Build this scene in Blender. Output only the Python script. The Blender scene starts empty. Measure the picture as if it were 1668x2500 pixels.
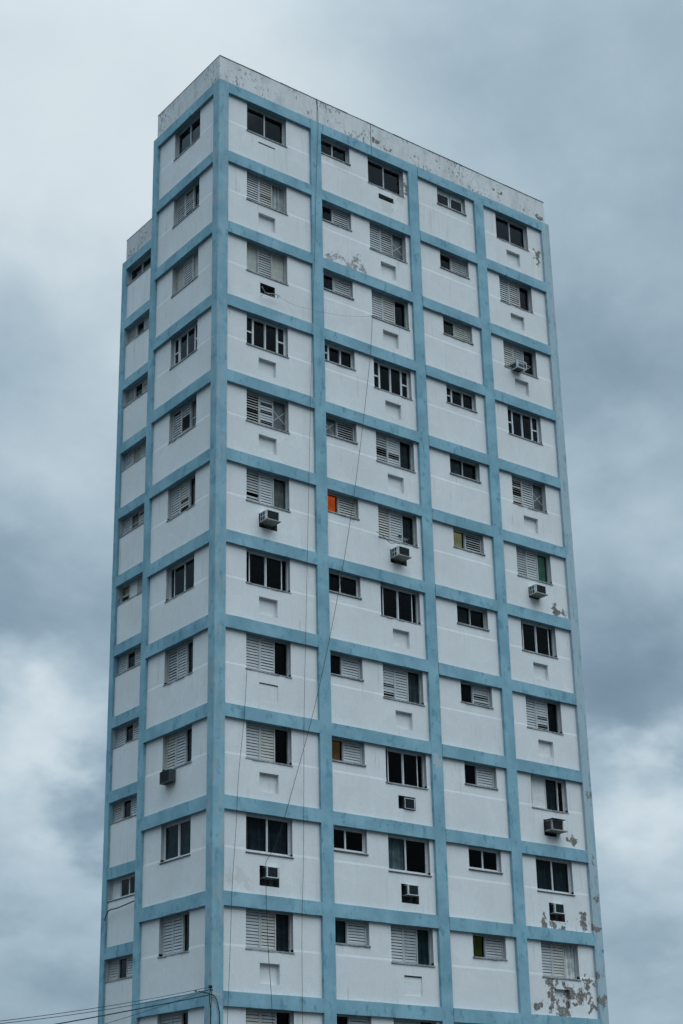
import bpy, bmesh, math, random
from mathutils import Matrix, Vector
random.seed(7)
S = bpy.context.scene
COL = S.collection

# ------------------------------------------------------------------ camera
ZR = 39.9                                   # height of the roof beam's underside above the street
YAW, PITCH, ROLL = 0.9495940420697009, 0.3603031440685253, -0.006946932556360587
f = Vector((math.cos(PITCH)*math.cos(YAW), math.cos(PITCH)*math.sin(YAW), math.sin(PITCH)))
r0 = Vector((math.sin(YAW), -math.cos(YAW), 0)); u0 = r0.cross(f)
r = math.cos(ROLL)*r0 + math.sin(ROLL)*u0
u = r.cross(f)
cam = bpy.data.cameras.new('camera'); co = bpy.data.objects.new('camera', cam); COL.objects.link(co)
m = Matrix((r, u, -f)).transposed().to_4x4(); m.translation = Vector((-26.7398, -41.0992, 1.638))
co.matrix_world = m
cam.sensor_fit = 'VERTICAL'; cam.sensor_height = 24; cam.sensor_width = 16
cam.lens = 3918.7666/2500*24
cam.shift_x = (834-687.6015)/2500; cam.shift_y = (1437.7223-1250)/2500
cam.clip_end = 5000; cam.clip_start = 0.1
S.camera = co
S.view_settings.view_transform = 'Standard'; S.view_settings.look = 'None'
S.view_settings.exposure = 0.0; S.view_settings.gamma = 1

# ------------------------------------------------------------------ node helper
class NT:
    def __init__(s, tree): s.t = tree; s.n = tree.nodes; s.l = tree.links
    def new(s, typ, **kw):
        n = s.n.new(typ)
        for k, v in kw.items(): setattr(n, k, v)
        return n
    def put(s, sock, v):
        if isinstance(v, bpy.types.NodeSocket): s.l.new(v, sock)
        else: sock.default_value = v
    def math(s, op, a, b=0.0, c=None, clamp=False):
        n = s.new('ShaderNodeMath', operation=op, use_clamp=clamp)
        s.put(n.inputs[0], a); s.put(n.inputs[1], b)
        if c is not None: s.put(n.inputs[2], c)
        return n.outputs[0]
    def vec(s, op, a, b=None):
        n = s.new('ShaderNodeVectorMath', operation=op)
        s.put(n.inputs[0], a)
        if b is not None: s.put(n.inputs[1], b)
        return n.outputs['Value'] if op in ('LENGTH', 'DOT_PRODUCT', 'DISTANCE') else n.outputs[0]
    def noise(s, v, scale, detail=4, rough=.55, dist=0.0):
        n = s.new('ShaderNodeTexNoise'); s.put(n.inputs['Vector'], v)
        n.inputs['Scale'].default_value = scale; n.inputs['Detail'].default_value = detail
        n.inputs['Roughness'].default_value = rough; n.inputs['Distortion'].default_value = dist
        return n.outputs['Fac']
    def ramp(s, v, a, b, lo=0.0, hi=1.0, smooth=True):
        n = s.new('ShaderNodeMapRange', interpolation_type='SMOOTHSTEP' if smooth else 'LINEAR')
        s.put(n.inputs[0], v); s.put(n.inputs[1], a); s.put(n.inputs[2], b); s.put(n.inputs[3], lo); s.put(n.inputs[4], hi)
        return n.outputs[0]
    def mix(s, fac, a, b, blend='MIX'):
        n = s.new('ShaderNodeMix', data_type='RGBA', blend_type=blend)
        s.put(n.inputs[0], fac); s.put(n.inputs[6], c4(a)); s.put(n.inputs[7], c4(b))
        return n.outputs[2]
def c4(c):
    if isinstance(c, bpy.types.NodeSocket): return c
    return (c[0], c[1], c[2], 1.0)

# ------------------------------------------------------------------ sky (overcast cloud deck over a Nishita sky) and sun
SUN_EL, SUN_AZ = math.radians(60), math.radians(176)     # azimuth clockwise from +Y
world = bpy.data.worlds.new('World'); S.world = world; world.use_nodes = True
w = NT(world.node_tree); w.n.clear()
out = w.new('ShaderNodeOutputWorld'); bg = w.new('ShaderNodeBackground'); w.l.new(bg.outputs[0], out.inputs[0])
sky = w.new('ShaderNodeTexSky', sky_type='NISHITA'); sky.sun_disc = False
sky.sun_elevation = SUN_EL; sky.sun_rotation = SUN_AZ
tc = w.new('ShaderNodeTexCoord'); D = tc.outputs['Generated']
sep = w.new('ShaderNodeSeparateXYZ'); w.l.new(D, sep.inputs[0])
zc = w.math('MAXIMUM', sep.outputs[2], 0.0)
inv = w.math('DIVIDE', 1.0, w.math('ADD', zc, 0.55))
flat = w.new('ShaderNodeVectorMath', operation='SCALE'); w.l.new(D, flat.inputs[0]); w.l.new(inv, flat.inputs['Scale'])
P = flat.outputs[0]
n1 = w.noise(P, 3.6, 7, .55, .3)
n2 = w.noise(P, 8.5, 9, .60, .15)
wob = w.new('ShaderNodeTexNoise'); w.l.new(P, wob.inputs['Vector']); wob.inputs['Scale'].default_value = 3.6; wob.inputs['Detail'].default_value = 5
wv = w.new('ShaderNodeVectorMath', operation='SUBTRACT'); w.l.new(wob.outputs['Color'], wv.inputs[0]); wv.inputs[1].default_value = (.5, .5, .5)
ws = w.new('ShaderNodeVectorMath', operation='SCALE'); w.l.new(wv.outputs[0], ws.inputs[0]); ws.inputs['Scale'].default_value = .13
wob2 = w.new('ShaderNodeTexNoise'); w.l.new(P, wob2.inputs['Vector']); wob2.inputs['Scale'].default_value = 13; wob2.inputs['Detail'].default_value = 6
wv2 = w.vec('MULTIPLY', w.vec('SUBTRACT', wob2.outputs['Color'], (.5, .5, .5)), (.11, .11, .11))
DW = w.vec('ADD', w.vec('ADD', D, ws.outputs[0]), wv2)
# cloud masses: (direction, radius, vertical squeeze, brightness)
LOBES = [((.365,.700,.600), .26, 1.0, .52), ((.42,.64,.645), .16, 1.1, .04), ((.57,.53,.64), .22, 1.1, .10),
         ((.626,.553,.55), .16, 1.2, .02), ((.36,.775,.490), .13, 1.5, -.14), ((.400,.806,.425), .09, 1.6, .04),
         ((.410,.836,.330), .14, 1.7, -.19), ((.430,.848,.275), .085, 1.1, .46), ((.475,.850,.240), .05, 1.1, -.28),
         ((.425,.872,.198), .09, 1.6, .16), ((.451,.882,.110), .12, 1.8, -.14),
         ((.645,.591,.450), .13, 1.6, -.12), ((.680,.600,.390), .08, 1.6, .05), ((.712,.630,.290), .13, 1.5, -.24),
         ((.728,.638,.212), .075, 1.4, .40), ((.735,.648,.165), .07, 1.8, .12), ((.741,.655,.110), .08, 2.0, -.04)]
tot = w.math('ADD', .50, w.math('MULTIPLY', w.math('SUBTRACT', n1, .5), .40))
tot = w.math('ADD', tot, w.math('MULTIPLY', w.math('SUBTRACT', n2, .5), .38))
for d, rad, sq, amp in LOBES:
    v = Vector(d).normalized()
    dv = w.vec('MULTIPLY', w.vec('SUBTRACT', DW, tuple(v)), (1, 1, sq))
    tot = w.math('ADD', tot, w.ramp(w.vec('LENGTH', dv), rad, 0.0, 0.0, amp))
cr = w.new('ShaderNodeValToRGB'); w.l.new(tot, cr.inputs[0])
cr.color_ramp.interpolation = 'B_SPLINE'
els = cr.color_ramp.elements
els[0].position = 0.0; els[0].color = (.135, .210, .280, 1)
els[1].position = 1.0; els[1].color = (.74, .82, .865, 1)
e = els.new(.28); e.color = (.200, .290, .372, 1)
e = els.new(.50); e.color = (.350, .468, .560, 1)
e = els.new(.74); e.color = (.54, .655, .72, 1)
# an overcast deck is brightest towards the zenith; low sky behind the camera, unseen, is dimmed to darken soffits
front = w.ramp(w.vec('DOT_PRODUCT', D, (.51, .86, 0)), .25, .55)
zen = w.math('ADD', w.math('MULTIPLY', front, w.ramp(sep.outputs[2], .62, .98, 1.0, 4.2)),
             w.math('MULTIPLY', w.math('SUBTRACT', 1.0, front), w.ramp(sep.outputs[2], .12, .95, .46, 4.2)))
sc = w.new('ShaderNodeVectorMath', operation='SCALE'); w.l.new(cr.outputs[0], sc.inputs[0]); w.l.new(w.math('MULTIPLY', zen, 10.0), sc.inputs['Scale'])
cloud = w.mix(.93, sky.outputs[0], sc.outputs[0])
w.l.new(cloud, bg.inputs[0]); bg.inputs[1].default_value = 0.10

sun = bpy.data.lights.new('sun', 'SUN'); so = bpy.data.objects.new('sun', sun); COL.objects.link(so)
sun.energy = 1.5; sun.angle = math.radians(60); sun.color = (.97, .99, 1.0)
sd = Vector((math.sin(SUN_AZ)*math.cos(SUN_EL), math.cos(SUN_AZ)*math.cos(SUN_EL), math.sin(SUN_EL)))
so.rotation_euler = sd.to_track_quat('Z', 'Y').to_euler()

# ------------------------------------------------------------------ materials
def mat(name):
    M = bpy.data.materials.new(name); M.use_nodes = True
    t = NT(M.node_tree); b = t.n['Principled BSDF']
    tc = t.new('ShaderNodeTexCoord')
    return M, t, b, tc.outputs['Object']
def simple(name, col, rough=.6, var=.12, scale=6, spec=.3, metal=0, emit=0):
    M, t, b, o = mat(name)
    n = t.noise(o, scale, 5)
    c = t.mix(t.ramp(n, .3, .7), [x*(1-var) for x in col], [x*(1+var) for x in col])
    t.put(b.inputs['Base Color'], c); b.inputs['Roughness'].default_value = rough
    b.inputs['Specular IOR Level'].default_value = spec; b.inputs['Metallic'].default_value = metal
    if emit: t.put(b.inputs['Emission Color'], c); b.inputs['Emission Strength'].default_value = emit
    return M
def bump(t, b, h, strength, dist):
    n = t.new('ShaderNodeBump'); n.inputs['Strength'].default_value = strength; n.inputs['Distance'].default_value = dist
    t.put(n.inputs['Height'], h); t.l.new(n.outputs[0], b.inputs['Normal'])
def stretch(t, o, s):
    n = t.new('ShaderNodeMapping'); t.l.new(o, n.inputs[0]); n.inputs['Scale'].default_value = s
    return n.outputs[0]
def blobs_mask(t, o, blobs, rag, thr=.35, grow=1.2):
    """ragged patches round given wall points (x, z, radius)"""
    wn = t.new('ShaderNodeTexNoise'); t.l.new(o, wn.inputs['Vector']); wn.inputs['Scale'].default_value = 2.2; wn.inputs['Detail'].default_value = 6
    off = t.vec('MULTIPLY', t.vec('SUBTRACT', wn.outputs['Color'], (.5, .5, .5)), (.85, 0, .85))
    xz = t.vec('MULTIPLY', t.vec('ADD', o, off), (1, 0, 1))
    cur = None
    for x, z, rad in blobs:
        d = t.vec('DISTANCE', xz, (x, 0, ZR+z))
        v = t.math('SUBTRACT', 1.0, t.math('DIVIDE', d, rad*grow))
        cur = v if cur is None else t.math('MAXIMUM', cur, v)
    s = t.math('ADD', cur, t.math('MULTIPLY', t.math('SUBTRACT', rag, .5), 3.4))
    return t.ramp(s, thr, thr+.06)
def plaster(name, dirt=.13, peels=None, stains=None, mould=0.0, rag=4.6, pcol=(.112, .105, .095), col=(.645, .665, .662)):
    M, t, b, o = mat(name)
    big = t.noise(o, .55, 5, .6); fine = t.noise(o, 26, 3, .6)
    streak = t.noise(stretch(t, o, (2.6, 2.6, .22)), 1.6, 6, .62)
    c = t.mix(t.ramp(big, .3, .72), [x*.93 for x in col], [x*1.05 for x in col])
    c = t.mix(t.ramp(streak, .52, .80, 0, dirt), c, (.36, .36, .35))
    c = t.mix(t.ramp(fine, .35, .65, .22, 0), c, (.34, .34, .34))
    rp = t.noise(o, 1.1, 2, .4)                              # repainted patches, slightly different white
    c = t.mix(t.ramp(rp, .54, .565, 0, .30), c, [x*.80 for x in col])
    dr = t.noise(stretch(t, o, (9, 9, .35)), 1.0, 5, .6); dg = t.noise(o, .8, 3, .5)
    c = t.mix(t.math('MULTIPLY', t.ramp(dr, .56, .72, 0, .55), t.ramp(dg, .46, .62)), c, (.30, .30, .285))
    sp = t.noise(o, 5.5, 5, .65)
    c = t.mix(t.ramp(sp, .70, .76, 0, .45), c, (.33, .33, .32))
    h = t.math('ADD', t.noise(o, 55, 4, .6), t.math('MULTIPLY', big, 1.5))
    if mould:
        cl = t.noise(o, .9, 4, .6); m2 = t.noise(stretch(t, o, (1.5, 1.5, .8)), 7.0, 6, .68)
        k = t.math('ADD', m2, t.math('MULTIPLY', cl, .55))
        c = t.mix(t.ramp(t.noise(stretch(t, o, (1.2, 1.2, .5)), 1.8, 6, .6), .46, .68, 0, .42), c, (.31, .32, .325))
        c = t.mix(t.ramp(k, .955-mould*.1, 1.02-mould*.1, 0, .8), c, (.13, .14, .14))
    if stains:
        c = t.mix(t.math('MULTIPLY', blobs_mask(t, o, stains, t.noise(o, 6.0, 6, .65), .30), .20), c, (.30, .27, .23))
    if peels:
        pm = blobs_mask(t, o, peels, t.noise(o, rag, 8, .68), .42, 1.5 if rag == 4.6 and not mould else 1.15)
        pc = t.mix(t.ramp(t.noise(o, 14, 4), .35, .65), pcol, [x*2.0 for x in pcol])
        c = t.mix(pm, c, pc)
        h = t.math('SUBTRACT', h, t.math('MULTIPLY', pm, 3.0))
    t.put(b.inputs['Base Color'], c); b.inputs['Roughness'].default_value = .9; b.inputs['Specular IOR Level'].default_value = .15
    bump(t, b, h, .35, .012)
    return M
BL = (.192, .362, .435)
def bluepaint(name, fade=0.0, peels=None, patch=None, grey=0.0):
    M, t, b, o = mat(name)
    big = t.noise(o, .7, 6, .62); med = t.noise(stretch(t, o, (1, 1, .55)), 3.2, 7, .66); fine = t.noise(o, 24, 4, .6)
    c = t.mix(t.ramp(big, .34, .66), [x*.82 for x in BL], [BL[0]*1.22, BL[1]*1.12, BL[2]*1.08])
    c = t.mix(t.ramp(med, .535, .64, 0, .66), c, (.075, .205, .275))       # older, darker coat showing in spots
    c = t.mix(t.ramp(med, .40, .30, 0, .30), c, (.22, .39, .46))
    c = t.mix(t.ramp(t.noise(o, 6.5, 5, .68), .635, .69, 0, .85), c, (.055, .16, .20))
    c = t.mix(t.ramp(fine, .36, .66, .14, 0), c, (.09, .20, .27))
    run = t.noise(stretch(t, o, (7, 7, .3)), 1.0, 5, .6)
    c = t.mix(t.ramp(run, .56, .72, 0, .28), c, (.13, .20, .235))   # grime run down by rain
    if grey:
        g = t.noise(stretch(t, o, (2.2, 2.2, .5)), 2.4, 7, .68)
        c = t.mix(t.ramp(g, .47, .60, 0, grey), c, (.30, .34, .345))
    if fade:
        g = t.noise(stretch(t, o, (1.6, 1.6, .42)), 2.1, 7, .66)
        c = t.mix(t.ramp(g, .50, .64, fade, 0), c, (.33, .41, .44))
        g2 = t.noise(stretch(t, o, (2.4, 2.4, .6)), 3.0, 7, .7)
        c = t.mix(t.ramp(g2, .55, .63, 0, fade*.7), c, (.17, .22, .24))
    if patch:
        c = t.mix(blobs_mask(t, o, patch, t.noise(o, 3.5, 4), .35), c, (.32, .39, .42))
    if peels:
        c = t.mix(blobs_mask(t, o, peels, t.noise(o, 4.6, 7, .62), .42), c, (.17, .16, .15))
    t.put(b.inputs['Base Color'], c); b.inputs['Roughness'].default_value = .85; b.inputs['Specular IOR Level'].default_value = .18
    bump(t, b, t.math('ADD', t.noise(o, 45, 4, .6), t.math('MULTIPLY', med, 1.2)), .35, .012)
    return M
M_WALL = plaster('white_plaster')
M_BLUE = bluepaint('blue_paint')
M_BLUE_CORNER = bluepaint('blue_paint_worn', grey=.6)
M_BLUE_END = bluepaint('blue_paint_faded', fade=.85, peels=[(16.62,-31.9,.34), (16.56,-31.0,.2), (16.64,-24.5,.22), (16.7,-28.3,.2), (16.66,-33.3,.3), (16.7,-26.9,.16), (16.6,-29.4,.2), (16.75,-30.2,.15)])
M_BLUE_JOINT = bluepaint('blue_paint_patched', patch=[(9.30,-24.15,.30)])
M_PARAPET = plaster('mouldy_plaster', dirt=.5, mould=.95, col=(.60, .615, .61), peels=[(7.42,.83,.26), (7.95,.6,.15), (8.1,.55,.12), (13.8,1.0,.13), (14.1,1.0,.1), (16.4,.62,.2)])
M_PARAPET_WING = plaster('stained_plaster', dirt=.6, mould=1.0, col=(.51, .525, .52))
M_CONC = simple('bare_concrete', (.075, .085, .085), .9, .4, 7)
M_CONC_G = simple('grey_render', (.22, .225, .225), .9, .3, 5)
M_REVEAL = plaster('reveal_plaster', .6, col=(.38, .395, .40))
M_SILL = simple('sill_concrete', (.24, .25, .25), .9, .45, 9)
M_COPING = simple('coping_dirt', (.10, .105, .105), .9, .5, 6)
M_FRAME = simple('old_aluminium', (.38, .40, .405), .55, .2, 8, .4)
M_FRAMEW = simple('white_frame', (.52, .54, .55), .5, .1, 8, .4)
M_SLAT = simple('white_slat', (.39, .41, .42), .6, .08, 3, .3)
M_SLATD = simple('weathered_slat', (.31, .33, .335), .7, .12, 3, .25)
M_SLATY = simple('yellowed_slat', (.385, .39, .365), .65, .1, 3, .25)
M_ROOM = simple('dark_room', (.035, .037, .04), .95, .2, 2, .1)
M_DARK = simple('dark_recess', (.02, .022, .024), .9, .3, 5, .2)
M_PANEL = simple('pale_board', (.55, .56, .55), .7, .08, 5)
M_BLIND = simple('beige_blind', (.34, .355, .32), .8, .1, 5)
M_RUST = simple('rusty_tray', (.27, .26, .22), .8, .35, 12)
M_CASE = simple('ac_casing', (.50, .53, .53), .5, .15, 9, .4)
M_CASEB = simple('ac_casing_brown', (.27, .25, .21), .7, .3, 9)
M_CASED = simple('ac_casing_dark', (.045, .06, .065), .6, .3, 9)
M_GRILL = simple('ac_grille', (.020, .032, .038), .6, .4, 20)
M_CABLE = simple('cable_rubber', (.012, .013, .014), .6, .2, 9)
M_METAL = simple('dull_metal', (.34, .36, .36), .45, .25, 14, .5)
M_WOOD = simple('pole_wood', (.11, .09, .07), .85, .3, 4)
M_GND = simple('asphalt', (.032, .033, .034), .9, .25, 1.2, .2)
M_PAVE = simple('paving', (.10, .10, .098), .9, .2, 1.5, .2)
def curtain_mat(name, col, emit=0): return simple(name, col, .85, .25, 4, .1, 0, emit)
CUR = {'grey': curtain_mat('grey_curtain', (.52, .55, .53)), 'dark': curtain_mat('dark_curtain', (.085, .105, .115)),
       'tan': curtain_mat('tan_curtain', (.62, .50, .37)), 'red': curtain_mat('dark_red_curtain', (.075, .025, .022)),
       'orange': curtain_mat('glowing_orange_curtain', (.95, .115, .008), .62), 'brown': curtain_mat('glowing_brown_curtain', (.42, .19, .06), .13),  # glow added to the orange and brown cloth to brighten it
       'yellow': curtain_mat('lit_yellow_blind', (.62, .54, .24), .32), 'green': curtain_mat('green_curtain', (.10, .13, .015), .10),
       'olive': curtain_mat('olive_blind', (.40, .39, .24)), 'litgreen': curtain_mat('green_lit_wall', (.12, .30, .20), .16),
       'pale': curtain_mat('pale_curtain', (.52, .54, .53)), 'teal': curtain_mat('teal_curtain', (.08, .145, .15)),
       'net': curtain_mat('net_curtain', (.36, .40, .40)), 'pattern': curtain_mat('faded_curtain', (.22, .25, .24))}
def glass():
    M = bpy.data.materials.new('window_glass'); M.use_nodes = True
    t = NT(M.node_tree); t.n.clear()
    o = t.new('ShaderNodeOutputMaterial'); tr = t.new('ShaderNodeBsdfTransparent'); gl = t.new('ShaderNodeBsdfGlossy')
    tr.inputs[0].default_value = (.62, .68, .70, 1); gl.inputs['Roughness'].default_value = .06; gl.inputs[0].default_value = (.8, .85, .88, 1)
    lw = t.new('ShaderNodeLayerWeight'); lw.inputs[0].default_value = .5
    frs = t.math('ADD', .006, t.math('MULTIPLY', t.math('POWER', lw.outputs['Facing'], 4.0), .4))
    mx = t.new('ShaderNodeMixShader'); t.l.new(frs, mx.inputs[0]); t.l.new(tr.outputs[0], mx.inputs[1]); t.l.new(gl.outputs[0], mx.inputs[2])
    t.l.new(mx.outputs[0], o.inputs[0]); return M
M_GLASS = glass()
M_PANE_GREY = simple('dusty_pane', (.045, .055, .058), .35, .3, 5, .5)
M_PANE_PALE = simple('painted_pane', (.20, .205, .17), .5, .15, 5)

# ------------------------------------------------------------------ mesh helper
class MB:
    def __init__(s): s.v = []; s.f = []; s.m = []
    def quad(s, a, b, c, d, m=0):
        i = len(s.v); s.v += [a, b, c, d]; s.f.append((i, i+1, i+2, i+3)); s.m.append(m)
    def box(s, x0, x1, y0, y1, z0, z1, m=0, T=None):
        P = [(x0,y0,z0),(x1,y0,z0),(x1,y1,z0),(x0,y1,z0),(x0,y0,z1),(x1,y0,z1),(x1,y1,z1),(x0,y1,z1)]
        if T is not None: P = [tuple(T @ Vector(p)) for p in P]
        i = len(s.v); s.v += P
        for q in ((0,3,2,1),(4,5,6,7),(0,1,5,4),(1,2,6,5),(2,3,7,6),(3,0,4,7)):
            s.f.append(tuple(i+k for k in q)); s.m.append(m)
    def tube(s, pts, rad, n=6, m=0):
        pts = [Vector(p) for p in pts]; rings = []
        for k, p in enumerate(pts):
            d = (pts[min(k+1, len(pts)-1)]-pts[max(k-1, 0)]).normalized()
            a = d.orthogonal().normalized() if k == 0 else (A - d*A.dot(d)).normalized()
            A = a; b = d.cross(a); i = len(s.v)
            s.v += [tuple(p+rad*(math.cos(2*math.pi*j/n)*a+math.sin(2*math.pi*j/n)*b)) for j in range(n)]; rings.append(i)
        for i, j in zip(rings, rings[1:]):
            for k in range(n):
                s.f.append((i+k, i+(k+1)%n, j+(k+1)%n, j+k)); s.m.append(m)
        for i in (rings[0], rings[-1]): s.f.append(tuple(i+k for k in range(n))); s.m.append(m)
    def build(s, name, mats, parent=None, loc=(0,0,0), rz=0.0, mesh_only=False):
        me = bpy.data.meshes.new(name); me.from_pydata(s.v, [], s.f)
        for x in (mats if isinstance(mats, (list, tuple)) else [mats]): me.materials.append(x)
        me.polygons.foreach_set('material_index', s.m)
        bm = bmesh.new(); bm.from_mesh(me); bmesh.ops.recalc_face_normals(bm, faces=bm.faces); bm.to_mesh(me); bm.free()
        me.update()
        return me if mesh_only else link(name, me, parent, loc, rz)
def link(name, me, parent=None, loc=(0,0,0), rz=0.0):
    o = bpy.data.objects.new(name, me); COL.objects.link(o)
    o.location = loc; o.rotation_euler = (0, 0, rz)
    if parent: o.parent = parent
    return o
def empty(name, label, cat, loc=(0,0,0), rz=0.0, group=None):
    o = bpy.data.objects.new(name, None); COL.objects.link(o); o.location = loc; o.rotation_euler = (0, 0, rz)
    o.empty_display_size = .3
    return tag(o, label, cat, group)
def tag(o, label, cat, group=None):
    o['label'] = label; o['category'] = cat
    if group: o['group'] = group
    return o

# ------------------------------------------------------------------ ground
g = MB(); g.quad((-1500,-1500,0),(1500,-1500,0),(1500,1500,0),(-1500,1500,0)); o = g.build('street', M_GND); o['kind'] = 'structure'
g = MB(); g.box(-3, 20, -3, 17, -.3, .14); o = g.build('pavement', M_PAVE); o['kind'] = 'structure'

# ------------------------------------------------------------------ the tower
tower = empty('apartment_tower', 'tall weathered white apartment tower with a blue painted grid of columns and beams', 'apartment building')
NF = 13
BH = .44                                                   # beam height
zb = lambda i: ZR - 3.0*i                                  # underside of beam i
BAYS = [(.4276,4.2079), (4.6899,9.0548), (9.5313,12.5879), (13.0768,16.4165)]
XE = 16.87
LY0, LY1, LYE = .3766, 4.355, 4.69                          # left face bay and far column
WX, WY1, WYE = 3.47, 12.75, 13.10                           # recessed wing
UP, AP, BK = .118, .107, .42                                 # depth of upper wall, apron, back of wall

def jag(n, a): return [random.uniform(-a, a) for _ in range(n)]
def prism_col(pts, z0, z1, name, M):
    """column: outline pts, slightly uneven up its height"""
    mb = MB(); n = int((z1-z0)/.5); zs = [z0+(z1-z0)*k/n for k in range(n+1)]
    offs = [[(random.uniform(-.004,.004), random.uniform(-.003,.003)) for _ in pts] for _ in zs]
    N = len(pts)
    for k in range(n):
        for j in range(N):
            a, b = pts[j], pts[(j+1) % N]; oa, ob = offs[k][j], offs[k][(j+1) % N]; pa, pb = offs[k+1][j], offs[k+1][(j+1) % N]
            mb.quad((a[0]+oa[0],a[1]+oa[1],zs[k]), (b[0]+ob[0],b[1]+ob[1],zs[k]), (b[0]+pb[0],b[1]+pb[1],zs[k+1]), (a[0]+pa[0],a[1]+pa[1],zs[k+1]))
    i = len(mb.v); mb.v += [(p[0]+q[0], p[1]+q[1], z1) for p, q in zip(pts, offs[-1])]; mb.f.append(tuple(range(i, i+N))); mb.m.append(0)
    return mb.build(name, M, tower)
def rect(x0, x1, y0, y1): return [(x0,y0),(x1,y0),(x1,y1),(x0,y1)]
ZT = ZR+BH-.004
c = .022
prism_col([(c,0),(BAYS[0][0],0),(BAYS[0][0],.5),(.5,.5),(.5,LY0),(0,LY0),(0,c)], 0, ZT+.004, 'corner_column', M_BLUE_CORNER)
prism_col(rect(BAYS[0][1], BAYS[1][0], 0, .5), 0, ZT+.004, 'column', M_BLUE)
prism_col(rect(BAYS[1][1], BAYS[2][0], 0, .5), 0, ZT+.004, 'column', M_BLUE_JOINT)
prism_col(rect(BAYS[2][1], BAYS[3][0], 0, .5), 0, ZT+.004, 'column', M_BLUE)
oc = prism_col([(BAYS[3][1],0),(XE-c,0),(XE,c),(XE,.5),(BAYS[3][1],.5)], 0, ZT+.004, 'column', M_BLUE_END); oc['label'] = 'faded end column with grey peeling blue paint'
prism_col([(0,LY1),(.5,LY1),(.5,LYE),(c,LYE),(0,LYE-c)], 0, ZT+.004, 'column', M_BLUE)
prism_col([(WX,WY1),(WX+.5,WY1),(WX+.5,WYE),(WX+c,WYE),(WX,WYE-c)], 0, ZT+.004, 'column', M_BLUE)

def beam_seg(mb, tf, u0, u1, z):
    """beam between two columns, front a few mm behind theirs, slightly wavy arrises"""
    n = max(3, int((u1-u0)/.45)); us = [u0+(u1-u0)*k/n for k in range(n+1)]
    lo = jag(n+1, .006); hi = jag(n+1, .006); D0 = .005
    for k in range(n):
        a, b = us[k], us[k+1]
        p = lambda uu, d, zz: tf(uu, d, zz)
        mb.quad(p(a,D0,z+lo[k]), p(b,D0,z+lo[k+1]), p(b,D0,z+BH+hi[k+1]), p(a,D0,z+BH+hi[k]))
        mb.quad(p(a,D0,z+lo[k]), p(b,D0,z+lo[k+1]), p(b,.5,z), p(a,.5,z))
        mb.quad(p(a,D0,z+BH+hi[k]), p(b,D0,z+BH+hi[k+1]), p(b,.5,z+BH), p(a,.5,z+BH))
TF_R = lambda uu, d, z: (uu, d, z)
TF_L = lambda uu, d, z: (d, LY1-uu, z)
TF_W = lambda uu, d, z: (WX+d, WY1-uu, z)
WL = LY1-LY0; WW = WY1-LYE
for i in range(NF):
    for tf, a, b in [(TF_R, a-.03 if k != 2 else a+.022, b+.03) for k, (a, b) in enumerate(BAYS)]+[(TF_L, -.03, WL+.03), (TF_W, -.03, WW+.3)]:
        mb = MB(); beam_seg(mb, tf, a, b, zb(i)); mb.build('beam', M_BLUE, tower)
# movement joint beside the third column
mb = MB(); mb.box(BAYS[2][0]+.002, BAYS[2][0]+.016, .012, .40, 1, ZR+BH-.01); mb.build('movement_joint', M_DARK, tower)

def wall_sheet(mb, tf, u0, u1, v0, v1, z, d0, d1, holes):
    """front sheet of a wall with openings: holes (u0,u1,v0,v1,depth or None,material of the back)"""
    H = [h for h in holes if h[0] < u1 and h[1] > u0 and h[2] < v1-1e-6 and h[3] > v0+1e-6]
    us = sorted({u0, u1, *[min(max(x, u0), u1) for h in H for x in h[:2]]})
    vs = sorted({v0, v1, *[min(max(x, v0), v1) for h in H for x in h[2:4]]})
    def inh(a, b):
        for h in H:
            if h[0] < a < h[1] and h[2] < b < h[3]: return h
    for a0, a1 in zip(us, us[1:]):
        for b0, b1 in zip(vs, vs[1:]):
            h = inh((a0+a1)/2, (b0+b1)/2)
            if h is None:
                dd = d0 if not callable(d0) else None
                mb.quad(tf(a0,d0,z+b0), tf(a1,d0,z+b0), tf(a1,d0,z+b1), tf(a0,d0,z+b1))
                mb.quad(tf(a0,d1,z+b0), tf(a1,d1,z+b0), tf(a1,d1,z+b1), tf(a0,d1,z+b1))
            elif h[4] is not None:
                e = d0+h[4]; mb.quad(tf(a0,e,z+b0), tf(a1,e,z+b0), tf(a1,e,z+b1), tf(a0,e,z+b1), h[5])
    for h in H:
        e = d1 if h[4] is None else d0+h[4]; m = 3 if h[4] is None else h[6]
        a0, a1 = max(h[0], u0), min(h[1], u1); b0, b1 = max(h[2], v0), min(h[3], v1)
        if h[0] > u0: mb.quad(tf(a0,d0,z+b0), tf(a0,e,z+b0), tf(a0,e,z+b1), tf(a0,d0,z+b1), m)
        if h[1] < u1: mb.quad(tf(a1,d0,z+b0), tf(a1,e,z+b0), tf(a1,e,z+b1), tf(a1,d0,z+b1), m)
        if h[2] >= v0: mb.quad(tf(a0,d0,z+b0), tf(a1,d0,z+b0), tf(a1,e,z+b0), tf(a0,e,z+b0), m)
        if h[3] <= v1: mb.quad(tf(a0,d0,z+b1), tf(a1,d0,z+b1), tf(a1,e,z+b1), tf(a0,e,z+b1), m)
LINE, HL, HS = -1.20, -1.225, -.785                            # apron line, window bottoms
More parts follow.
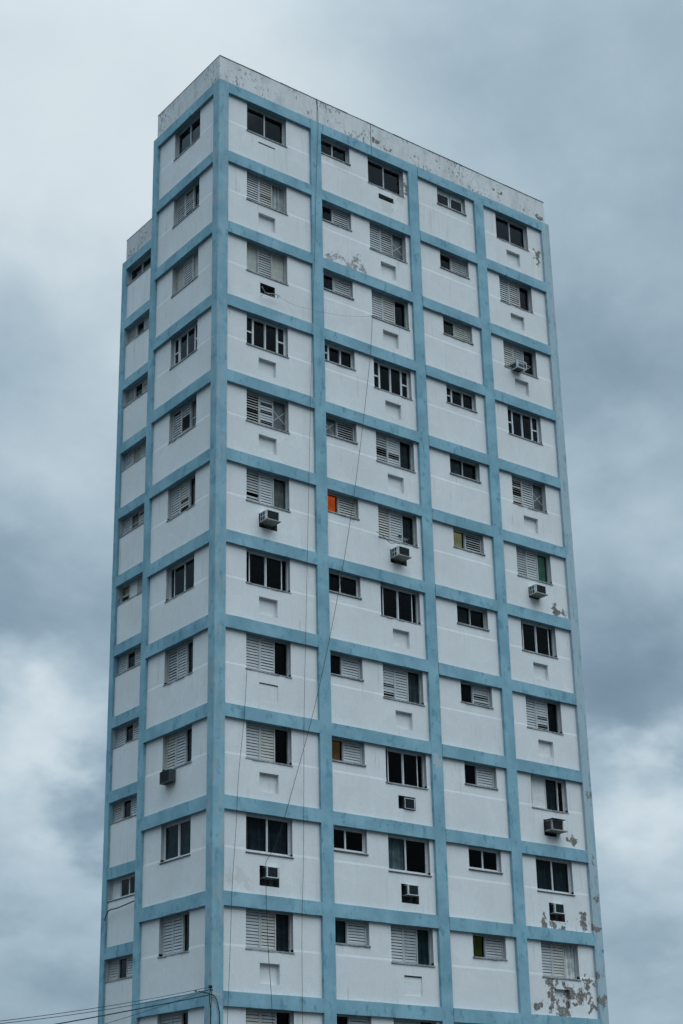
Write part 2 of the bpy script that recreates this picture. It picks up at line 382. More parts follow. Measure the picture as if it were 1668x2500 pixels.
def wall_panel(tf, u0, u1, i, openings, niches, M):
    mb = MB(); z = zb(i); UP, AP = (.1, .1) if tf is TF_W else (.118, .107)
    holes = [(a, b, v, .5, None, 0, 0) for a, b, v in openings] + niches
    wall_sheet(mb, tf, u0-.03, u1+.03, LINE+.075, .03, z, UP, BK, holes)
    wall_sheet(mb, tf, u0-.03, u1+.03, -3+BH-.03, LINE, z, AP, BK, holes)
    cuts = sorted([(a, b) for a, b, v in openings if v < LINE+.01])
    cur = u0-.03
    for a, b in cuts+[(u1+.03, None)]:                     # splayed ledge of the apron
        mb.quad(tf(cur,AP,z+LINE), tf(a,AP,z+LINE), tf(a,UP,z+LINE+.075), tf(cur,UP,z+LINE+.075)); cur = b
    return mb.build('wall_panel', [M, M_CONC, M_CONC_G, M_REVEAL], tower)

# ---- niches: (kind) for the three bedroom bays, by floor
NX = {0: 1.83, 1: 7.565, 3: 14.355}
NICHE = {0: ['flush','n','hole','n','n','ac5','n','line','n','ac9','n','n'],
         1: ['slit','n','n','n','n','ac5','n','n','ac8','ac9','line2','n'],
         3: ['n','n','n',None,'n','ac5n','n','n','ac8b','ac9','n','n']}
def niche(bay, i):
    k = NICHE[bay][i] if i < len(NICHE[bay]) else None
    if k is None: return []
    x = NX[bay]; w_ = .755
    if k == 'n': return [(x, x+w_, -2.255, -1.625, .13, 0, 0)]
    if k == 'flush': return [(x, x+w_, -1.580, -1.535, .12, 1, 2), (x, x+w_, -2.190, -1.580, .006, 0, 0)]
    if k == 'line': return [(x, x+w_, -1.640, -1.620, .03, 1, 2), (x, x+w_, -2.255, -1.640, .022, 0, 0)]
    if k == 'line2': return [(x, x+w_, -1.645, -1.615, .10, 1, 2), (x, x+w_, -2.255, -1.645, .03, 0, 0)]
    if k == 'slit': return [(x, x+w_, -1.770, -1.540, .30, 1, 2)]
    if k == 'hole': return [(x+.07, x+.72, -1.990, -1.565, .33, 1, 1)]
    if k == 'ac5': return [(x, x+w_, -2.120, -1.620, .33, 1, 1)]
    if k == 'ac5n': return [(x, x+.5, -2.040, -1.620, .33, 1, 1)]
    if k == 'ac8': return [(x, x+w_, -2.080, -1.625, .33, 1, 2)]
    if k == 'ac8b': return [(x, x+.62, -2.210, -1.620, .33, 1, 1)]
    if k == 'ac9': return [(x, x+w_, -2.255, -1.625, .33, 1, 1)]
    return []

# ------------------------------------------------------------------ windows
F0, F1 = .255, .335                                            # frame depth range
CACHE = {}
def cached(key, fn):
    if key not in CACHE: CACHE[key] = fn()
    return CACHE[key]
def shutter_mesh(wd, h, mode, seed):
    def make():
        rnd = random.Random(seed*31+int(wd*100))
        mb = MB(); st = .040; d0, d1 = .243, .283
        mb.box(0, st, d0, d1, 0, h); mb.box(wd-st, wd, d0, d1, 0, h)
        mb.box(st, wd-st, d0+.003, d1-.003, 0, .03); mb.box(st, wd-st, d0+.003, d1-.003, h-.03, h)
        n = max(4, round((h-.06)/.098)); p = (h-.06)/n
        miss = rnd.choice([None, None, None, rnd.randrange(n)]); sagk = rnd.choice([0, 0, 1])*rnd.randrange(n)
        for k in range(n):
            if k == miss and mode in ('half', 'broken', 'open'): continue
            ang = {'closed': 80, 'open': 50, 'half': 72}.get(mode, 76)
            if mode == 'broken': ang = rnd.choice([78, 80, 34, 80, 40])
            if mode == 'lowopen': ang = 34 if k in (0, 1, 4) else 80
            if mode == 'midopen': ang = 34 if k in (3, 4, 5) else 74
            if mode == 'topclosed': ang = 80 if k > n*.55 or k == 1 else 38
            ang = math.radians(ang+rnd.uniform(-6, 5)-(14 if sagk and k == sagk else 0)); L = p*{'closed': .80, 'half': .86}.get(mode, .90)
            zc_ = .03+p*(k+.5); dc = (d0+d1)/2
            T = Matrix.Translation((0, dc, zc_)) @ Matrix.Rotation(-(math.pi/2-ang)+rnd.uniform(-.01,.01), 4, 'X') @ Matrix.Rotation(rnd.uniform(-.006,.006), 4, 'Y')
            # slat: outer edge low, inner edge high
            mb.box(st+.001, wd-st-.001, -.004, .004, -L/2, L/2, 0, T)
        return mb.build('shutter', [M_SLATD, M_SLAT, M_SLATY, M_SLAT, M_SLAT][seed % 5], mesh_only=True)
    return cached(('sh', round(wd,3), round(h,3), mode, seed), make)
def pane_mesh(wd, h, M):
    def make():
        mb = MB(); mb.box(0, wd, 0, .006, 0, h); return mb.build('pane', M, mesh_only=True)
    return cached(('p', round(wd,3), round(h,3), M.name), make)
def curtain_mesh(wd, h, M, flat, seed):
    def make():
        rnd = random.Random(seed); mb = MB(); n = 28; ph = rnd.uniform(0, 6)
        A = .004 if flat else .035
        fn = lambda t: A*(math.sin(t*24*wd/.6+ph)+.6*math.sin(t*41*wd/.6+2*ph)+.4*math.sin(t*13+ph))
        for k in range(n):
            a, b = k/n, (k+1)/n
            mb.quad((a*wd, fn(a), 0), (b*wd, fn(b), 0), (b*wd, fn(b), h), (a*wd, fn(a), h))
        return mb.build('curtain', M, mesh_only=True)
    return cached(('c', round(wd,3), round(h,3), M.name, flat, seed), make)

def window(tf, rz, u0, wd, h, i, spec, label=None, sill='grey', wing=False):
    """spec: list of (kind, share of the width). kinds: L shutters, P framed sash, D dark opening with set back glass,
    N narrow gap beside a slid sash, G two stacked panes, K pale board, B blind, C curtain behind glass"""
    x, y, z = tf(u0, 0, zb(i)-h)
    new = any(k[0] == 'A' for k in spec)
    root = empty_mesh = None
    fr = MB(); t = .030; M_F = M_FRAMEW if new or any(k[0] in 'GQN' for k in spec) else M_FRAME
    d0, d1 = (F0-.02, F1) if new else (F0, F1)
    fr.box(0, t, d0, d1, 0, h); fr.box(wd-t, wd, d0, d1, 0, h)
    fr.box(t, wd-t, d0+.002, d1, h-.045, h-.002); fr.box(t, wd-t, d0+.002, d1, 0, .045 if new else .03)
    tot = sum(s[1] for s in spec); cur = t; iw = wd-2*t; jobs = []
    h0 = .045 if new else .03; hh = h-.045-h0
    for j, (k, share, *arg) in enumerate(spec):
        sw = iw*share/tot; a, b = cur, cur+sw; cur = b
        if j and k not in 'N' and spec[j-1][0] not in 'N' and not (k == 'L' and spec[j-1][0] == 'L'):
            fr.box(a-.016, a+.016, d0+.004, d1-.01, h0+.001, h-.046)
        col = arg[0] if arg else None
        if k == 'L': jobs.append(('shutter', shutter_mesh(sw-.006, hh-.004, col or 'closed', (i*7+j*3+int(u0*5)) % 9), (a+.003, 0, h0+.002)))
        elif k in 'PA':
            s = .036 if k == 'P' else .042; e = d0+.012+(.022 if j % 2 else 0)
            for q in ((a+.002, a+s, e, e+.03, h0+.002, h-.047), (b-s, b-.002, e, e+.03, h0+.002, h-.047),
                      (a+s, b-s, e+.002, e+.028, h0+.002, h0+s), (a+s, b-s, e+.002, e+.028, h-.047-s, h-.047)): fr.box(*q)
            jobs.append(('pane', pane_mesh(sw-2*s, hh-2*s, M_GLASS), (a+s, e+.012, h0+s+.001)))
            if col: jobs.append(('curtain', curtain_mesh(sw, hh, CUR[col], False, j+i), (a, .43, h0)))
        elif k == 'D':
            jobs.append(('pane', pane_mesh(sw-.034, hh-.004, M_PANE_GREY if col == 'dusty' else M_GLASS), (a+.017, d1-.02, h0+.002)))
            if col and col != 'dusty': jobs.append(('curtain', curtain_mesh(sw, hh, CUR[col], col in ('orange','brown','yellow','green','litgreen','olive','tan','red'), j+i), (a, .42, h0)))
            if col == 'dusty':                                   # taped or torn screen: two strips of tape crossing
                for sg in (1, -1):
                    T = Matrix.Translation((a+sw/2, d1-.026, h0+hh/2)) @ Matrix.Rotation(sg*.85, 4, 'Y')
                    fr.box(-.012, .012, -.001, .001, -.33, .33, 0, T)
        elif k == 'V':                                            # net blown in the opening
            jobs.append(('curtain', curtain_mesh(sw-.02, hh, CUR[col or 'net'], False, 5), (a+.01, .36, h0)))
        elif k == 'N': jobs.append(('pane', pane_mesh(sw-.004, hh, M_GLASS), (a+.002, d1-.012, h0)))
        elif k == 'G':
            e = d0+.006; s = .044; md = hh*.47
            for q in ((a+.002, a+s, e, e+.035, h0+.002, h-.047), (b-s-.02, b-.002, e-.01, e+.035, h0+.002, h-.047)): fr.box(*q)
            for zz, hz in ((h0+.002, s*.6), (h0+md, s*1.25), (h-.047-s*.6, s*.6)): fr.box(a+s, b-s-.02, e+.002, e+.033, zz, zz+hz)
            jobs.append(('pane', pane_mesh(sw-2*s-.02, hh-s, M_GLASS), (a+s, e+.016, h0+.01)))
        elif k == 'H':                                            # glass with one mid bar
            fr.box(a+.02, b-.02, d1-.03, d1-.012, h0+hh*.42, h0+hh*.42+.03)
            jobs.append(('pane', pane_mesh(sw-.03, hh-.004, M_PANE_GREY), (a+.015, d1-.01, h0+.002)))
        elif k == 'K': jobs.append(('board', pane_mesh(sw-.01, hh, M_PANEL), (a+.005, d0+.03, h0)))
        elif k == 'B': jobs.append(('blind', pane_mesh(sw-.02, hh-.01, M_BLIND), (a+.01, d1-.03, h0+.005)))
        elif k == 'O': jobs.append(('pane', pane_mesh(sw-.02, hh-.01, M_PANE_PALE), (a+.01, d1-.03, h0+.005)))
        elif k == 'Q':                                            # thick white hopper sash, pale box above the dark pane
            e = d0-.02; fr.box(a+.03, a+.075, e, e+.05, h0+.002, h-.06); fr.box(b-.075, b-.03, e, e+.05, h0+.002, h-.06)
            fr.box(a+.075, b-.075, e+.002, e+.048, h-.22, h-.06); fr.box(a+.075, b-.075, e+.002, e+.048, h0+.002, h0+.03)
            jobs.append(('pane', pane_mesh(sw-.15, hh-.17, M_GLASS), (a+.075, e+.02, h0+.03)))
        elif k == 'X':                                            # broken low light: yellow blind above dark gap
            fr.box(a+.01, b-.01, d0+.02, d0+.05, h0+hh*.42, h0+hh*.42+.04)
            jobs.append(('curtain', curtain_mesh(sw, hh*.55, CUR['olive'], True, 3), (a, .40, h0+hh*.45)))
            jobs.append(('pane', pane_mesh(sw-.02, hh*.4, M_GLASS), (a+.01, d1-.02, h0+.005)))
    wobj = fr.build('window', M_F, tower, (x, y, z), rz)
    if label: wobj['label'] = label
    for nm, me, loc in jobs: link(nm, me, wobj, loc)
    sb = MB(); over = .032; f_ = (AP-.03) if h > 1 else (UP-.045)
    n = 7; L0, L1 = (-over if u0 > .01 and not wing else 0), wd+over
    if abs(u0-BAYS[1][0]) < .01: L0 = 0
    ms = random.Random(i*13+int(u0*7)); broken = ms.random() < .45
    for k in range(n):
        a = L0+(L1-L0)*k/n; b = L0+(L1-L0)*(k+1)/n
        q = ms.uniform(0, .022) if broken else ms.uniform(0, .004)
        sb.box(a, b, f_+q, .31, -.05+ms.uniform(0, .012 if broken else .003), -.002)
    if new: sb = MB(); sb.box(L0, L1, f_, .29, -.052, -.022)
    sb.build('sill', M_COPING if new else M_SILL, wobj)
    return wobj
L3 = lambda a='closed', b='closed', c=('D',): [('L', 1, a), ('L', 1, b), (c[0], .92, *c[1:])]
GR = [('G', .62), ('P', .9), ('P', .9), ('G', .62)]
SL = [('N', .28), ('P', 1), ('P', 1), ('N', .30)]
P2 = [('P', 1), ('P', 1)]
B1 = [P2, L3('half','half',('V',)), [('B',1),('L',1.15),('B',1.05)], GR, L3('open','broken',('D','dusty')), L3('half','closed',('D','tan')), SL, L3('closed','half'), L3(), [('A',1,'dark'),('A',1,'dark')], L3('closed','closed',('D','dark')), L3()]
BL_ = [P2, L3('half','half'), [('B',1),('L',1.15),('B',.9)], GR, L3('half','topclosed',('H',)), L3('closed','lowopen',('D','tan')), [('N',.3),('P',1),('P',1),('N',.1)], L3('half','closed',('D','teal')), L3('closed','closed',('D','teal')), [('A',1,'dark'),('A',1,'teal')], L3('closed','closed',('D','teal')), L3()]
B2L = [P2, L3('half','half',('D','dusty')), L3(), GR, L3('midopen','broken',('D','dark')), L3('half','closed',('D','dark')), SL, L3('lowopen','closed',('D','pattern')), [('N',.28),('P',1),('P',1),('N',.36)], [('A',1,'grey'),('A',1.12)], L3('half','closed',('D','teal')), L3()]
S2 = lambda c=('D',), m='closed': [(c[0], .8, *c[1:]), ('L', 1, m)]
GS = [('G', .62), ('P', .95), ('P', .95)]
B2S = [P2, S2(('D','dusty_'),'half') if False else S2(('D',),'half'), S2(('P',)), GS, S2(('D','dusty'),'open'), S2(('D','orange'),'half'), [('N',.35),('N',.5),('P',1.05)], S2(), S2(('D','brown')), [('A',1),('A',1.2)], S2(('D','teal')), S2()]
B3 = [[('Q',1),('Q',1)], S2(), S2(('P','olive')), GS, [('D',1,'pattern'),('D',1)], S2(('D','yellow'),'open'), [('D',1,'dark'),('P',1)], S2(('D',),'topclosed'), S2(), [('A',1),('A',1)], S2(('D','green')), S2()]
B4 = [P2, L3('half','half',('D','red')), L3(), GR, L3('broken','half',('D','dusty')), L3('closed','closed',('D','litgreen')), SL, L3('closed','lowopen'), [('N',.2),('K',.95),('D',.85,'dark'),('P',.42)], [('A',1,'dark'),('A',1,'dark')], L3('closed','closed',('V','pale')), L3()]
WN = lambda c=('D',), m='closed': [('L', .8, 'closed'), (c[0], .75, *c[1:]), ('L', .9, m), ('D', .8)]
BW = [[('P',1),('P',1),('P',.8)], WN(), WN(), WN(('O',)), WN(('H',),'broken'), [('X',.75),('K',.75),('L',.9),('D',.7)], WN(), WN(), WN(), [('K',.75),('A',.8),('A',.8),('A',.8)], WN(), WN()]
WIN_L = [(1.36, 3.155), None, None, None]
LBL = {(1,'s',5): 'window with an orange curtain behind its left half', (1,'s',8): 'window with a brown curtain behind its left half',
       (2,'s',5): 'window lit yellow in its left half', (2,'s',10): 'window with a green curtain in its left half', (3,'l',5): 'window with a green lit room in its right third'}
PEEL = {(3,10): [(14.15,-31.5,.26),(14.5,-31.5,.2),(15.2,-31.62,.28),(15.62,-31.65,.34),(15.95,-31.3,.26),(16.24,-31.44,.2),(13.43,-32.26,.2),(15.21,-32.14,.2),(14.65,-32.4,.3),(15.0,-32.42,.25),(14.2,-31.9,.16),(14.2,-32.2,.2),(16.1,-31.9,.15),(16.25,-32.2,.15),(15.5,-31.95,.18)],
        (3,9): [(14.18,-29.15,.19),(14.1,-29.45,.2),(14.47,-29.5,.17),(15.03,-29.46,.17),(16.04,-29.1,.23),(16.0,-28.9,.17),(16.1,-29.4,.18)],
        (3,8): [(15.66,-26.29,.19)], (3,5): [(15.9,-17.36,.24),(16.15,-17.24,.22),(15.7,-17.2,.14)], (3,0): [(16.11,-1.3,.2),(16.22,-1.55,.16)],
        (1,1): [(5.1,-5.3,.22),(5.4,-5.18,.24),(5.7,-5.23,.22),(6.0,-5.38,.22),(6.35,-5.42,.24),(6.7,-5.4,.22),(6.45,-4.98,.22),(6.2,-5.2,.16)],
        (1,0): [(8.97,-.35,.13),(8.97,-.6,.17),(8.97,-.85,.17),(8.98,-1.1,.14)]}
STAIN = {(0,9): [(.69,-29.09,.25),(1.04,-29.16,.25),(1.3,-29.3,.2)], (1,0): [(5.6,-.98,.4),(8.6,-1.3,.3),(7.9,-2.0,.4),(5.0,-.95,.3)]}
for i in range(NF):
    full = i < 12
    for b, (a0, a1) in enumerate(BAYS):
        key = (b, i)
        M = M_WALL if key not in PEEL and key not in STAIN else plaster('worn_plaster', .3, PEEL.get(key), STAIN.get(key), rag=(12 if i else 3) if b == 1 else 4.6, pcol=((.20, .20, .195) if i else (.15, .135, .115)) if b == 1 else (.112, .105, .095))
        if i == 0 and M is M_WALL: M = cached('p0', lambda: plaster('rain_stained_plaster', .5))
        op, ni = [], []
        if full:
            if b == 0: op = [(1.325, 3.12, HL)]
            if b == 1: op = [(a0+.0, 6.165, HS), (7.07, 8.875, HL)]
            if b == 2: op = [(10.655, 12.165, HS)]
            if b == 3: op = [(13.85, 15.655, HL)]
            if b != 2: ni = niche(b, i)
        wall_panel(TF_R, a0, a1, i, op, ni, M)
        if full:
            if b == 0: window(TF_R, 0, 1.325, 1.795, -HL, i, B1[i])
            if b == 1:
                window(TF_R, 0, a0, 6.165-a0, -HS, i, B2S[i], LBL.get((1,'s',i))); window(TF_R, 0, 7.07, 1.805, -HL, i, B2L[i])
            if b == 2: window(TF_R, 0, 10.655, 1.51, -HS, i, B3[i], LBL.get((2,'s',i)))
            if b == 3: window(TF_R, 0, 13.85, 1.805, -HL, i, B4[i], LBL.get((3,'l',i)))
    lu0, lu1 = LY1-3.255, LY1-1.465
    wall_panel(TF_L, 0, WL, i, [(lu0, lu1, HL)] if full else [], [], M_WALL if i else cached('p0', lambda: None))
    wall_panel(TF_W, 0, WW, i, [(0.0, 2.7, HS)] if full else [], [], cached('pw', lambda: plaster('wing_plaster', .6)) if i < 2 else M_WALL)
    if full:
        window(TF_L, -math.pi/2, lu0, lu1-lu0, -HL, i, BL_[i])
        window(TF_W, -math.pi/2, 0.0, 2.7, -HS, i, BW[i], wing=True)
# parapets, copings, roof, inside
def parapet(tf_pts, M, seg):
    mb = MB(); cp = MB()
    for (x0, x1, y0, y1) in seg:
        mb.box(x0, x1, y0, y1, ZR+BH-.02, ZR+1.49)
    return mb
PT = .2
mb = MB(); mb.box(.03, 16.66, .03, .03+PT, ZR+BH-.03, ZR+1.49); mb.box(.03, .03+PT, .03+PT, 4.44, ZR+BH-.03, ZR+1.49)
pp = mb.build('parapet', M_PARAPET, tower); pp['label'] = 'mould spotted white parapet along the roof edge'
mb = MB()
for k in range(36):
    a = .022+(16.672-.022)*k/36; b = .022+(16.672-.022)*(k+1)/36; q = random.uniform(0, .008)
    mb.box(a, b, .022-q, .24, ZR+1.492, ZR+1.518+random.uniform(-.006, .006))
mb.box(.022, .24, .2405, 4.45, ZR+1.492, ZR+1.517); mb.build('coping', M_COPING, pp)
mb = MB(); mb.box(7.188, 7.200, .018, .0295, ZR+.44, ZR+1.49); mb.box(7.19, 7.205, -.003, .004, ZR+.02, ZR+.44); mb.box(4.535, 4.547, .018, .0295, ZR+.44, ZR+1.49); mb.build('crack', M_DARK, pp)
mb = MB(); mb.box(WX+.03, WX+.03+PT, LYE-.4, 12.8, ZR+BH-.03, ZR+1.49)
pw = mb.build('parapet', M_PARAPET_WING, tower); pw['label'] = 'stained parapet of the set back wing'
mb = MB(); mb.box(WX+.022, WX+.24, LYE-.4, 12.81, ZR+1.492, ZR+1.515); mb.build('coping', M_COPING, pw)
mb = MB()
for i in range(NF):
    z0, z1 = zb(i)+.06, zb(i)+.34
    mb.box(.501, XE-.3, .501, LYE-.1, z0, z1); mb.box(WX+.501, XE-.3, LYE-.1, WYE-.2, z0, z1)
mb.box(3.3, XE-.3, 3.2, 3.4, 0, ZR+.05); mb.box(WX+2.6, WX+2.8, LYE, WYE-.2, 0, ZR+.05)
for x in (4.45, 9.3, 12.83): mb.box(x-.06, x+.06, .501, 3.19, 0, ZR+.05)
mb.build('interior_walls', M_ROOM, tower)
mb = MB(); mb.box(.46, XE-.25, .46, LYE, ZR+.345, ZR+.42); mb.box(WX+.46, XE-.25, LYE, WYE, ZR+.345, ZR+.42); mb.build('roof', M_CONC_G, tower)
mb = MB()
mb.box(XE-.22, XE-.02, .5, WYE, 0, ZR+1.2); mb.box(WX+.5, XE-.22, WYE-.2, WYE, 0, ZR+1.2); mb.box(.5, WX+.5, LYE-.2, LYE-.02, 0, ZR+1.2)
mb.build('rear_wall', M_WALL, tower)

# ------------------------------------------------------------------ air conditioners
def ac(name, label, x, z, wd, h, front, back, case, style, tray=None, rz=0.0, loc=None):
    """unit sitting in its wall hole; local x along the wall, y into the wall, z up"""
    root = empty(name, label, 'air conditioner', loc or (x, 0, z), rz, 'window air conditioners on the tower')
    t = .022
    mb = MB(); f0 = front
    mb.box(0, wd, f0+.05, back, t, h-t)                         # body, inset behind the skins
    mb.box(-.004, wd+.004, f0, back, h-t, h); mb.box(-.004, wd+.004, f0, back, 0, t)
    if style == 'cross':
        for sx in (-.006, wd-.016):
            mb.box(sx, sx+.022, f0+.003, f0+.13, t, h-t)         # corner post, blank metal
            D2 = .09
            mb.box(sx, sx+.022, D2-.03, D2+.0, t, h-t)
            md = (f0+.13+D2-.03)/2
            mb.box(sx-.0005, sx+.0225, md-.013, md+.013, t, h-t); mb.box(sx-.001, sx+.023, f0+.13, D2-.03, h/2-.013, h/2+.013)
    else:
        for sx in (-.006, wd-.034): mb.box(sx, sx+.04, f0+.003, f0+.07, t, h-t)
    mb.build('casing', case, root)
    if style == 'dark':
        mb = MB(); e = f0-.012
        mb.box(-.004, .018, e, f0-.001, .0, h); mb.box(wd-.018, wd+.004, e, f0-.001, 0, h); mb.box(.018, wd-.018, e, f0-.001, h-.02, h); mb.box(.018, wd-.018, e, f0-.001, 0, .012)
        mb.build('rim', M_CASE, root)
    mb = MB(); e = f0+.012; a, b = (.036, wd-.036) if style != 'cross' else (.02, wd-.02)
    mb.box(a, b, e+.01, e+.03, t+.003, h-t-.003)
    n = int(h/.028)
    for k in range(n):
        zz = t+.006+(h-2*t-.02)*k/n; mb.box(a, b, e, e+.012, zz, zz+.008)
    mb.build('grille', M_GRILL, root)
    mb = MB(); D2 = .06
    mb.box(-.0035, .0035, f0+.075, back-.02, t+.004, h-t-.004)
    for k in range(0 if style == 'cross' else 6):
        zz = .05+(h-.1)*k/6; mb.box(-.006, .002, f0+.08, back-.03, zz, zz+.01)
    mb.build('side_vent', M_GRILL, root)
    if tray:
        mb = MB(); ex, ez = tray; mb.box(-.02, wd+ex, f0-.035, back-.05, -.025, -.004)
        mb.box(-.02, wd+ex, f0-.035, f0-.028, -.004, .012); mb.build('tray', M_RUST, root)
    return root
ac('air_conditioner', 'grey air conditioner jutting out on a tray in the bay nearest the corner', 1.875, zb(5)-1.945, .505, .345, -.31, .33, M_CASE, 'cross', (.05, 0))
ac('air_conditioner', 'grey air conditioner on a tray directly below the television aerial', 7.62, zb(5)-1.945, .505, .345, -.31, .33, M_CASE, 'cross', (.05, 0))
ac('air_conditioner', 'grey air conditioner on a tray below the window with a green lit room', 14.395, zb(5)-1.945, .50, .345, -.29, .33, M_CASE, 'cross', (.05, 0))
ac('air_conditioner', 'pale air conditioner in a square hole, touched by the long diagonal wire', 2.02, zb(9)-1.995, .45, .345, -.03, .33, M_CASE, 'rim')
ac('air_conditioner', 'pale air conditioner in a square hole below the window with one grey curtain', 7.76, zb(9)-1.995, .46, .345, -.03, .33, M_CASE, 'rim')
ac('air_conditioner', 'pale air conditioner in a square hole beside flaking plaster at the far right', 14.52, zb(9)-1.995, .46, .345, -.03, .33, M_CASE, 'rim')
ac('air_conditioner', 'small dark air conditioner sunk in a hole, thin pale rim round its front', 7.80, zb(8)-2.055, .44, .36, .06, .35, M_CASED, 'dark')
hood = ac('air_conditioner', 'brownish air conditioner with a dark hood and wide tray', 14.42, zb(8)-2.04, .55, .36, -.26, .33, M_CASEB, 'rim', (.19, 0))
mb = MB(); mb.box(-.03, .63, -.33, .08, .385, .40); mb.build('hood', M_CASED, hood)
ac('air_conditioner', 'dark air conditioner hanging under a window sill on the narrow left face', 0, 0, .61, .40, -.14, .10, M_CASED, 'rim', None, -math.pi/2, (0, 3.0, zb(8)-1.72))

# caged unit in a window
cg = empty('air_conditioner', 'open white metal cage of an air conditioner sticking out of a shuttered window', 'air conditioner', (14.19, 0, zb(2)-1.34), 0, 'window air conditioners on the tower')
mb = MB(); W_, H_, f0, f1 = .47, .30, -.28, .30
for x in (0, W_):
    for y in (f0, f1): mb.box(x-.014, x+.014, y-.014, y+.014, 0, H_)
    for zz in (0, H_): mb.box(x-.0135, x+.0135, f0+.0145, f1-.0145, zz-.0135, zz+.0135)
for y in (f0, f1):
    for zz in (0, H_): mb.box(.0145, W_-.0145, y-.0135, y+.0135, zz-.013, zz+.013)
mb.box(-.0139, .0139, f0+.0145, f0+.09, .014, H_-.014)
mb.build('cage', M_FRAMEW, cg)
mb = MB(); mb.box(.03, W_-.03, f0+.12, f1, .03, H_-.03); mb.build('body', M_CASED, cg)
mb = MB(); mb.tube([(.25, f0-.01, .22), (.75, f0+.02, .22), (W_, f0-.01, .02)], .011, 6); mb.build('arm', M_METAL, cg)

# bent frame in the empty air conditioner hole
bb = MB()
for pts in ([(1.83,-.10,-7.74),(1.98,-.10,-7.95),(1.86,.05,-8.06)], [(1.98,-.10,-7.95),(2.50,-.10,-7.84),(2.62,-.10,-7.86)], [(2.52,-.10,-7.84),(2.52,-.08,-8.0)], [(2.0,-.09,-7.93),(2.45,.0,-7.93)], [(2.62,-.1,-7.86),(2.55,-.06,-7.95)]):
    bb.tube([(x, y, ZR+z-.12+.0) for x, y, z in pts], .013, 6)
tag(bb.build('bent_bracket', M_METAL), 'bent metal bracket sticking out of an empty dark hole in the wall', 'bracket')

# television aerial over the middle air conditioner
an = empty('television_aerial', 'small television aerial standing on an air conditioner in front of shutters', 'aerial', (7.74, -.25, zb(5)-1.60))
mb = MB(); mb.tube([(0,0,0),(0,0,.42)], .010, 6); mb.build('mast', M_METAL, an)
mb = MB(); mb.tube([(-.18,-.05,.30),(.40,.05,.36)], .008, 6)
for k, L in enumerate((.20,.18,.16,.14,.12)):
    x = -.12+k*.11; z = .305+k*.011; mb.tube([(x,-L,z),(x,L,z)], .005, 5)
mb.tube([(.0,-.03,.40),(.33,-.03,.30)], .005, 5); mb.tube([(.0,.03,.33),(.36,.03,.22)], .005, 5)
mb.build('elements', M_METAL, an)
mb = MB(); mb.box(-.045, .045, -.04, .04, .36, .44); mb.build('junction_box', M_CABLE, an)

# ------------------------------------------------------------------ wires on the front
def sag(pts, n=4):
    """smooth line through points"""
    P = [Vector(p) for p in pts]; outp = []
    for k in range(len(P)-1):
        p0, p1, p2, p3 = P[max(k-1,0)], P[k], P[k+1], P[min(k+2,len(P)-1)]
        for j in range(n):
            t = j/n; outp.append(.5*((2*p1)+(-p0+p2)*t+(2*p0-5*p1+4*p2-p3)*t*t+(-p0+3*p1-3*p2+p3)*t**3))
    return outp+[P[-1]]
def wire(name, label, pts, rad, cat='cable', M=None, group=None):
    mb = MB(); mb.tube(sag(pts), rad, 6); return tag(mb.build(name, M or M_CABLE), label, cat, group)
W1 = [(4.52,.01,1.53),(4.53,.0,1.40),(4.54,-.04,.4),(4.38,-.05,-2.53),(4.25,-.05,-5.87),(4.14,-.05,-7.65),(3.97,-.05,-11.87),(3.85,-.05,-14.97),(3.74,-.05,-17.73),(3.63,-.05,-20.6),(3.52,-.05,-23.5),(3.43,-.05,-28.13),(3.33,-.05,-30.86),(3.33,-.05,-35.2)]
wire('cable', 'thin cable hanging from the parapet down the whole height of the front', [(x,y,ZR+z) for x,y,z in W1], .007)
W2 = [(6.91,.02,-7.30),(6.90,-.08,-7.5),(6.71,-.10,-9.31),(6.3,-.10,-12.06),(5.77,-.10,-15.2),(5.16,-.10,-18.23),(4.57,-.10,-20.74),(4.05,-.10,-22.7),(3.66,-.10,-24.02),(3.04,-.10,-25.9),(2.40,-.10,-27.76),(1.96,-.10,-28.5),(1.93,-.10,-28.8),(1.94,-.10,-29.78),(2.02,-.10,-31.44),(2.13,-.10,-32.84),(2.2,-.10,-35.2)]
wire('cable', 'long cable slanting down across the front from a shuttered window sill', [(x,y,ZR+z) for x,y,z in W2], .008)
W3 = [(1.26,-.02,-22.3),(1.15,-.05,-23.74),(1.09,-.05,-24.38),(.92,-.05,-25.92),(.84,-.05,-27.43),(.7,-.05,-29.4),(.65,-.05,-30.83),(.58,-.05,-32.7),(.48,-.05,-35.2)]
wire('cable', 'thin cable dropping from a sill beside the corner column', [(x,y,ZR+z) for x,y,z in W3], .007)
W4 = [(2.6,-.09,-8.02),(3.3,-.05,-8.10),(4.14,-.03,-7.99),(5.15,-.03,-7.86),(6.2,-.03,-7.60),(6.95,-.02,-7.33)]
wire('cable', 'faint grey wire strung from the bent bracket towards a shuttered window', [(x,y,ZR+z) for x,y,z in W4], .004, M=M_CONC_G)
W5 = [(6.82,-.05,-16.18),(7.12,-.05,-16.26),(7.44,-.05,-16.46),(7.62,-.1,-16.43),(7.74,-.25,-16.5)]
wire('cable', 'loose aerial lead looping over a window sill above an air conditioner', [(x,y,ZR+z) for x,y,z in W5], .010)
W6 = [(3.40,9.6,-28.05),(3.40,10.55,-28.117),(3.40,11.66,-28.204),(3.40,12.31,-28.203),(3.40,12.54,-28.35),(3.40,12.67,-28.55)]
wire('cable', 'black cable looped below a window of the set back wing', [(x,y,ZR+z) for x,y,z in W6], .022)

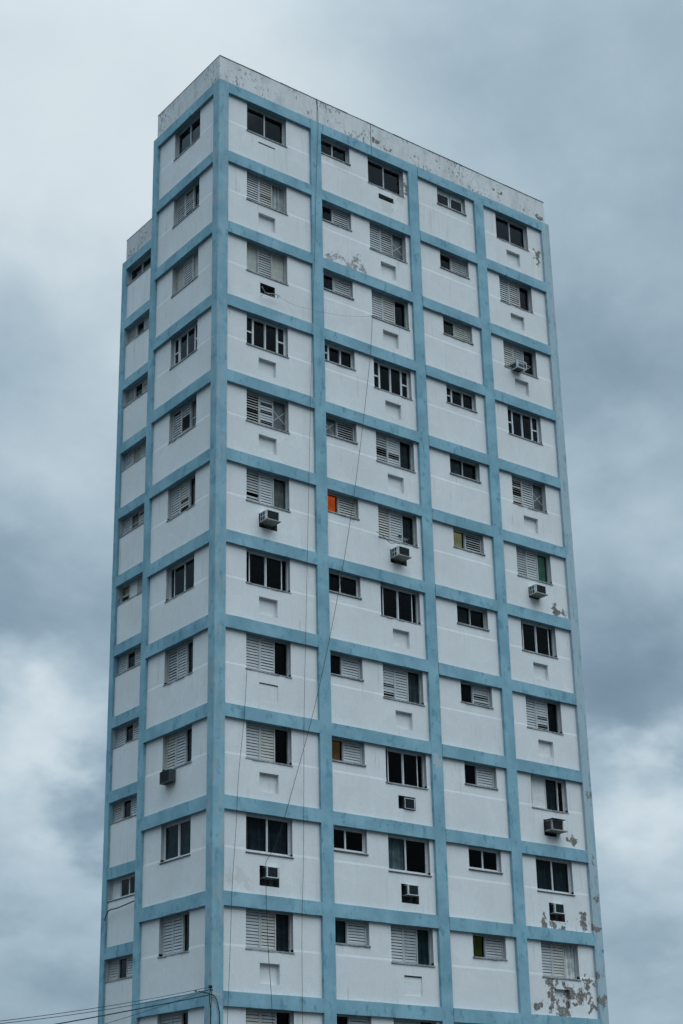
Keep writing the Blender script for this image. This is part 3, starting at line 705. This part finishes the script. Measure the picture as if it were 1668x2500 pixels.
# ------------------------------------------------------------------ service wires to the corner
cl = empty('wire_bracket', 'bracket with black insulators on the corner column where the street wires arrive', 'bracket', (-.02, -.03, ZR-32.6))
mb = MB(); mb.tube([(-.06,-.045,-.09),(.30,-.045,-.105)], .014, 6); mb.tube([(-.07,-.045,-.12),(-.07,-.045,.14)], .016, 6); mb.build('bar', M_METAL, cl)
for a, b, rr in ((-.075, .11, .05), (-.05, .02, .028)):
    mb = MB()
    for k, q in enumerate((1, .7, 1)): mb.tube([(a-.045+.03*k, -.07, b), (a-.02+.03*k, -.07, b)], rr*q, 10)
    mb.build('insulator', M_CABLE, cl)
mb = MB(); mb.tube([(-.62,-.06,-.045),(-.55,-.06,-.045)], .022, 8); mb.build('clamp', M_CABLE, cl)
PX, PY = -16.9, -18.0                                            # pole across the street corner, left of the view
def span(z0, p1, dz, rad, label, start=(-.09, -.1)):
    a = Vector((start[0], start[1], z0)); b = Vector(p1); pts = []
    for k in range(25):
        t = k/24; p = a.lerp(b, t); p.z -= 4*dz*t*(1-t); pts.append(p)
    mb = MB(); mb.tube(pts, rad, 6); tag(mb.build('service_wire', M_CABLE), label, 'wire', 'service wires')
PX, PY = -12.31, -7.96
span(ZR-32.49, (PX, PY, 4.98), .10, .008, 'upper two thin service wires running left from the corner insulators')
span(ZR-32.56, (PX, PY, 4.95), .13, .008, 'upper two thin service wires running left from the corner insulators')
span(ZR-32.72, (PX, PY, 4.62), .03, .015, 'thick black service cable running left from below the insulators')
span(ZR-32.56, (PX, PY, 4.10), .10, .007, 'lowest thin service wire, steepest of the wires at the lower left')
wire('cable', 'cable looping down the corner column from the insulators, left of two', [(x,y,ZR+z) for x,y,z in [(-.09,-.1,-32.52),(-.12,-.1,-32.7),(-.09,-.06,-32.95),(-.04,-.05,-33.2),(-.05,-.05,-33.6),(-.05,-.05,-36)]], .014)
wire('cable', 'thin cable hanging straight below the insulators on the corner column', [(x,y,ZR+z) for x,y,z in [(-.05,-.1,-32.6),(-.03,-.06,-32.9),(-.06,-.05,-33.3),(-.03,-.05,-33.7),(-.03,-.05,-36)]], .009)
wire('cable', 'cable bending right off the wire bracket and down the corner column', [(x,y,ZR+z) for x,y,z in [(-.5,-.08,-32.645),(-.2,-.09,-32.68),(0,-.08,-32.72),(.16,-.05,-32.85),(.24,-.04,-33.1),(.28,-.04,-33.5),(.28,-.04,-36)]], .016)
po = empty('utility_pole', 'wooden utility pole across the corner carrying the service wires', 'utility pole', (PX, PY, 0))
mb = MB(); mb.tube([(0,0,0),(0,0,3),(0,0,5.6)], .12, 12); mb.build('shaft', M_WOOD, po)
mb = MB(); mb.tube([(-.02,.03,4.0),(-.02,.03,5.2)], .03, 8); mb.build('wire_rack', M_METAL, po)
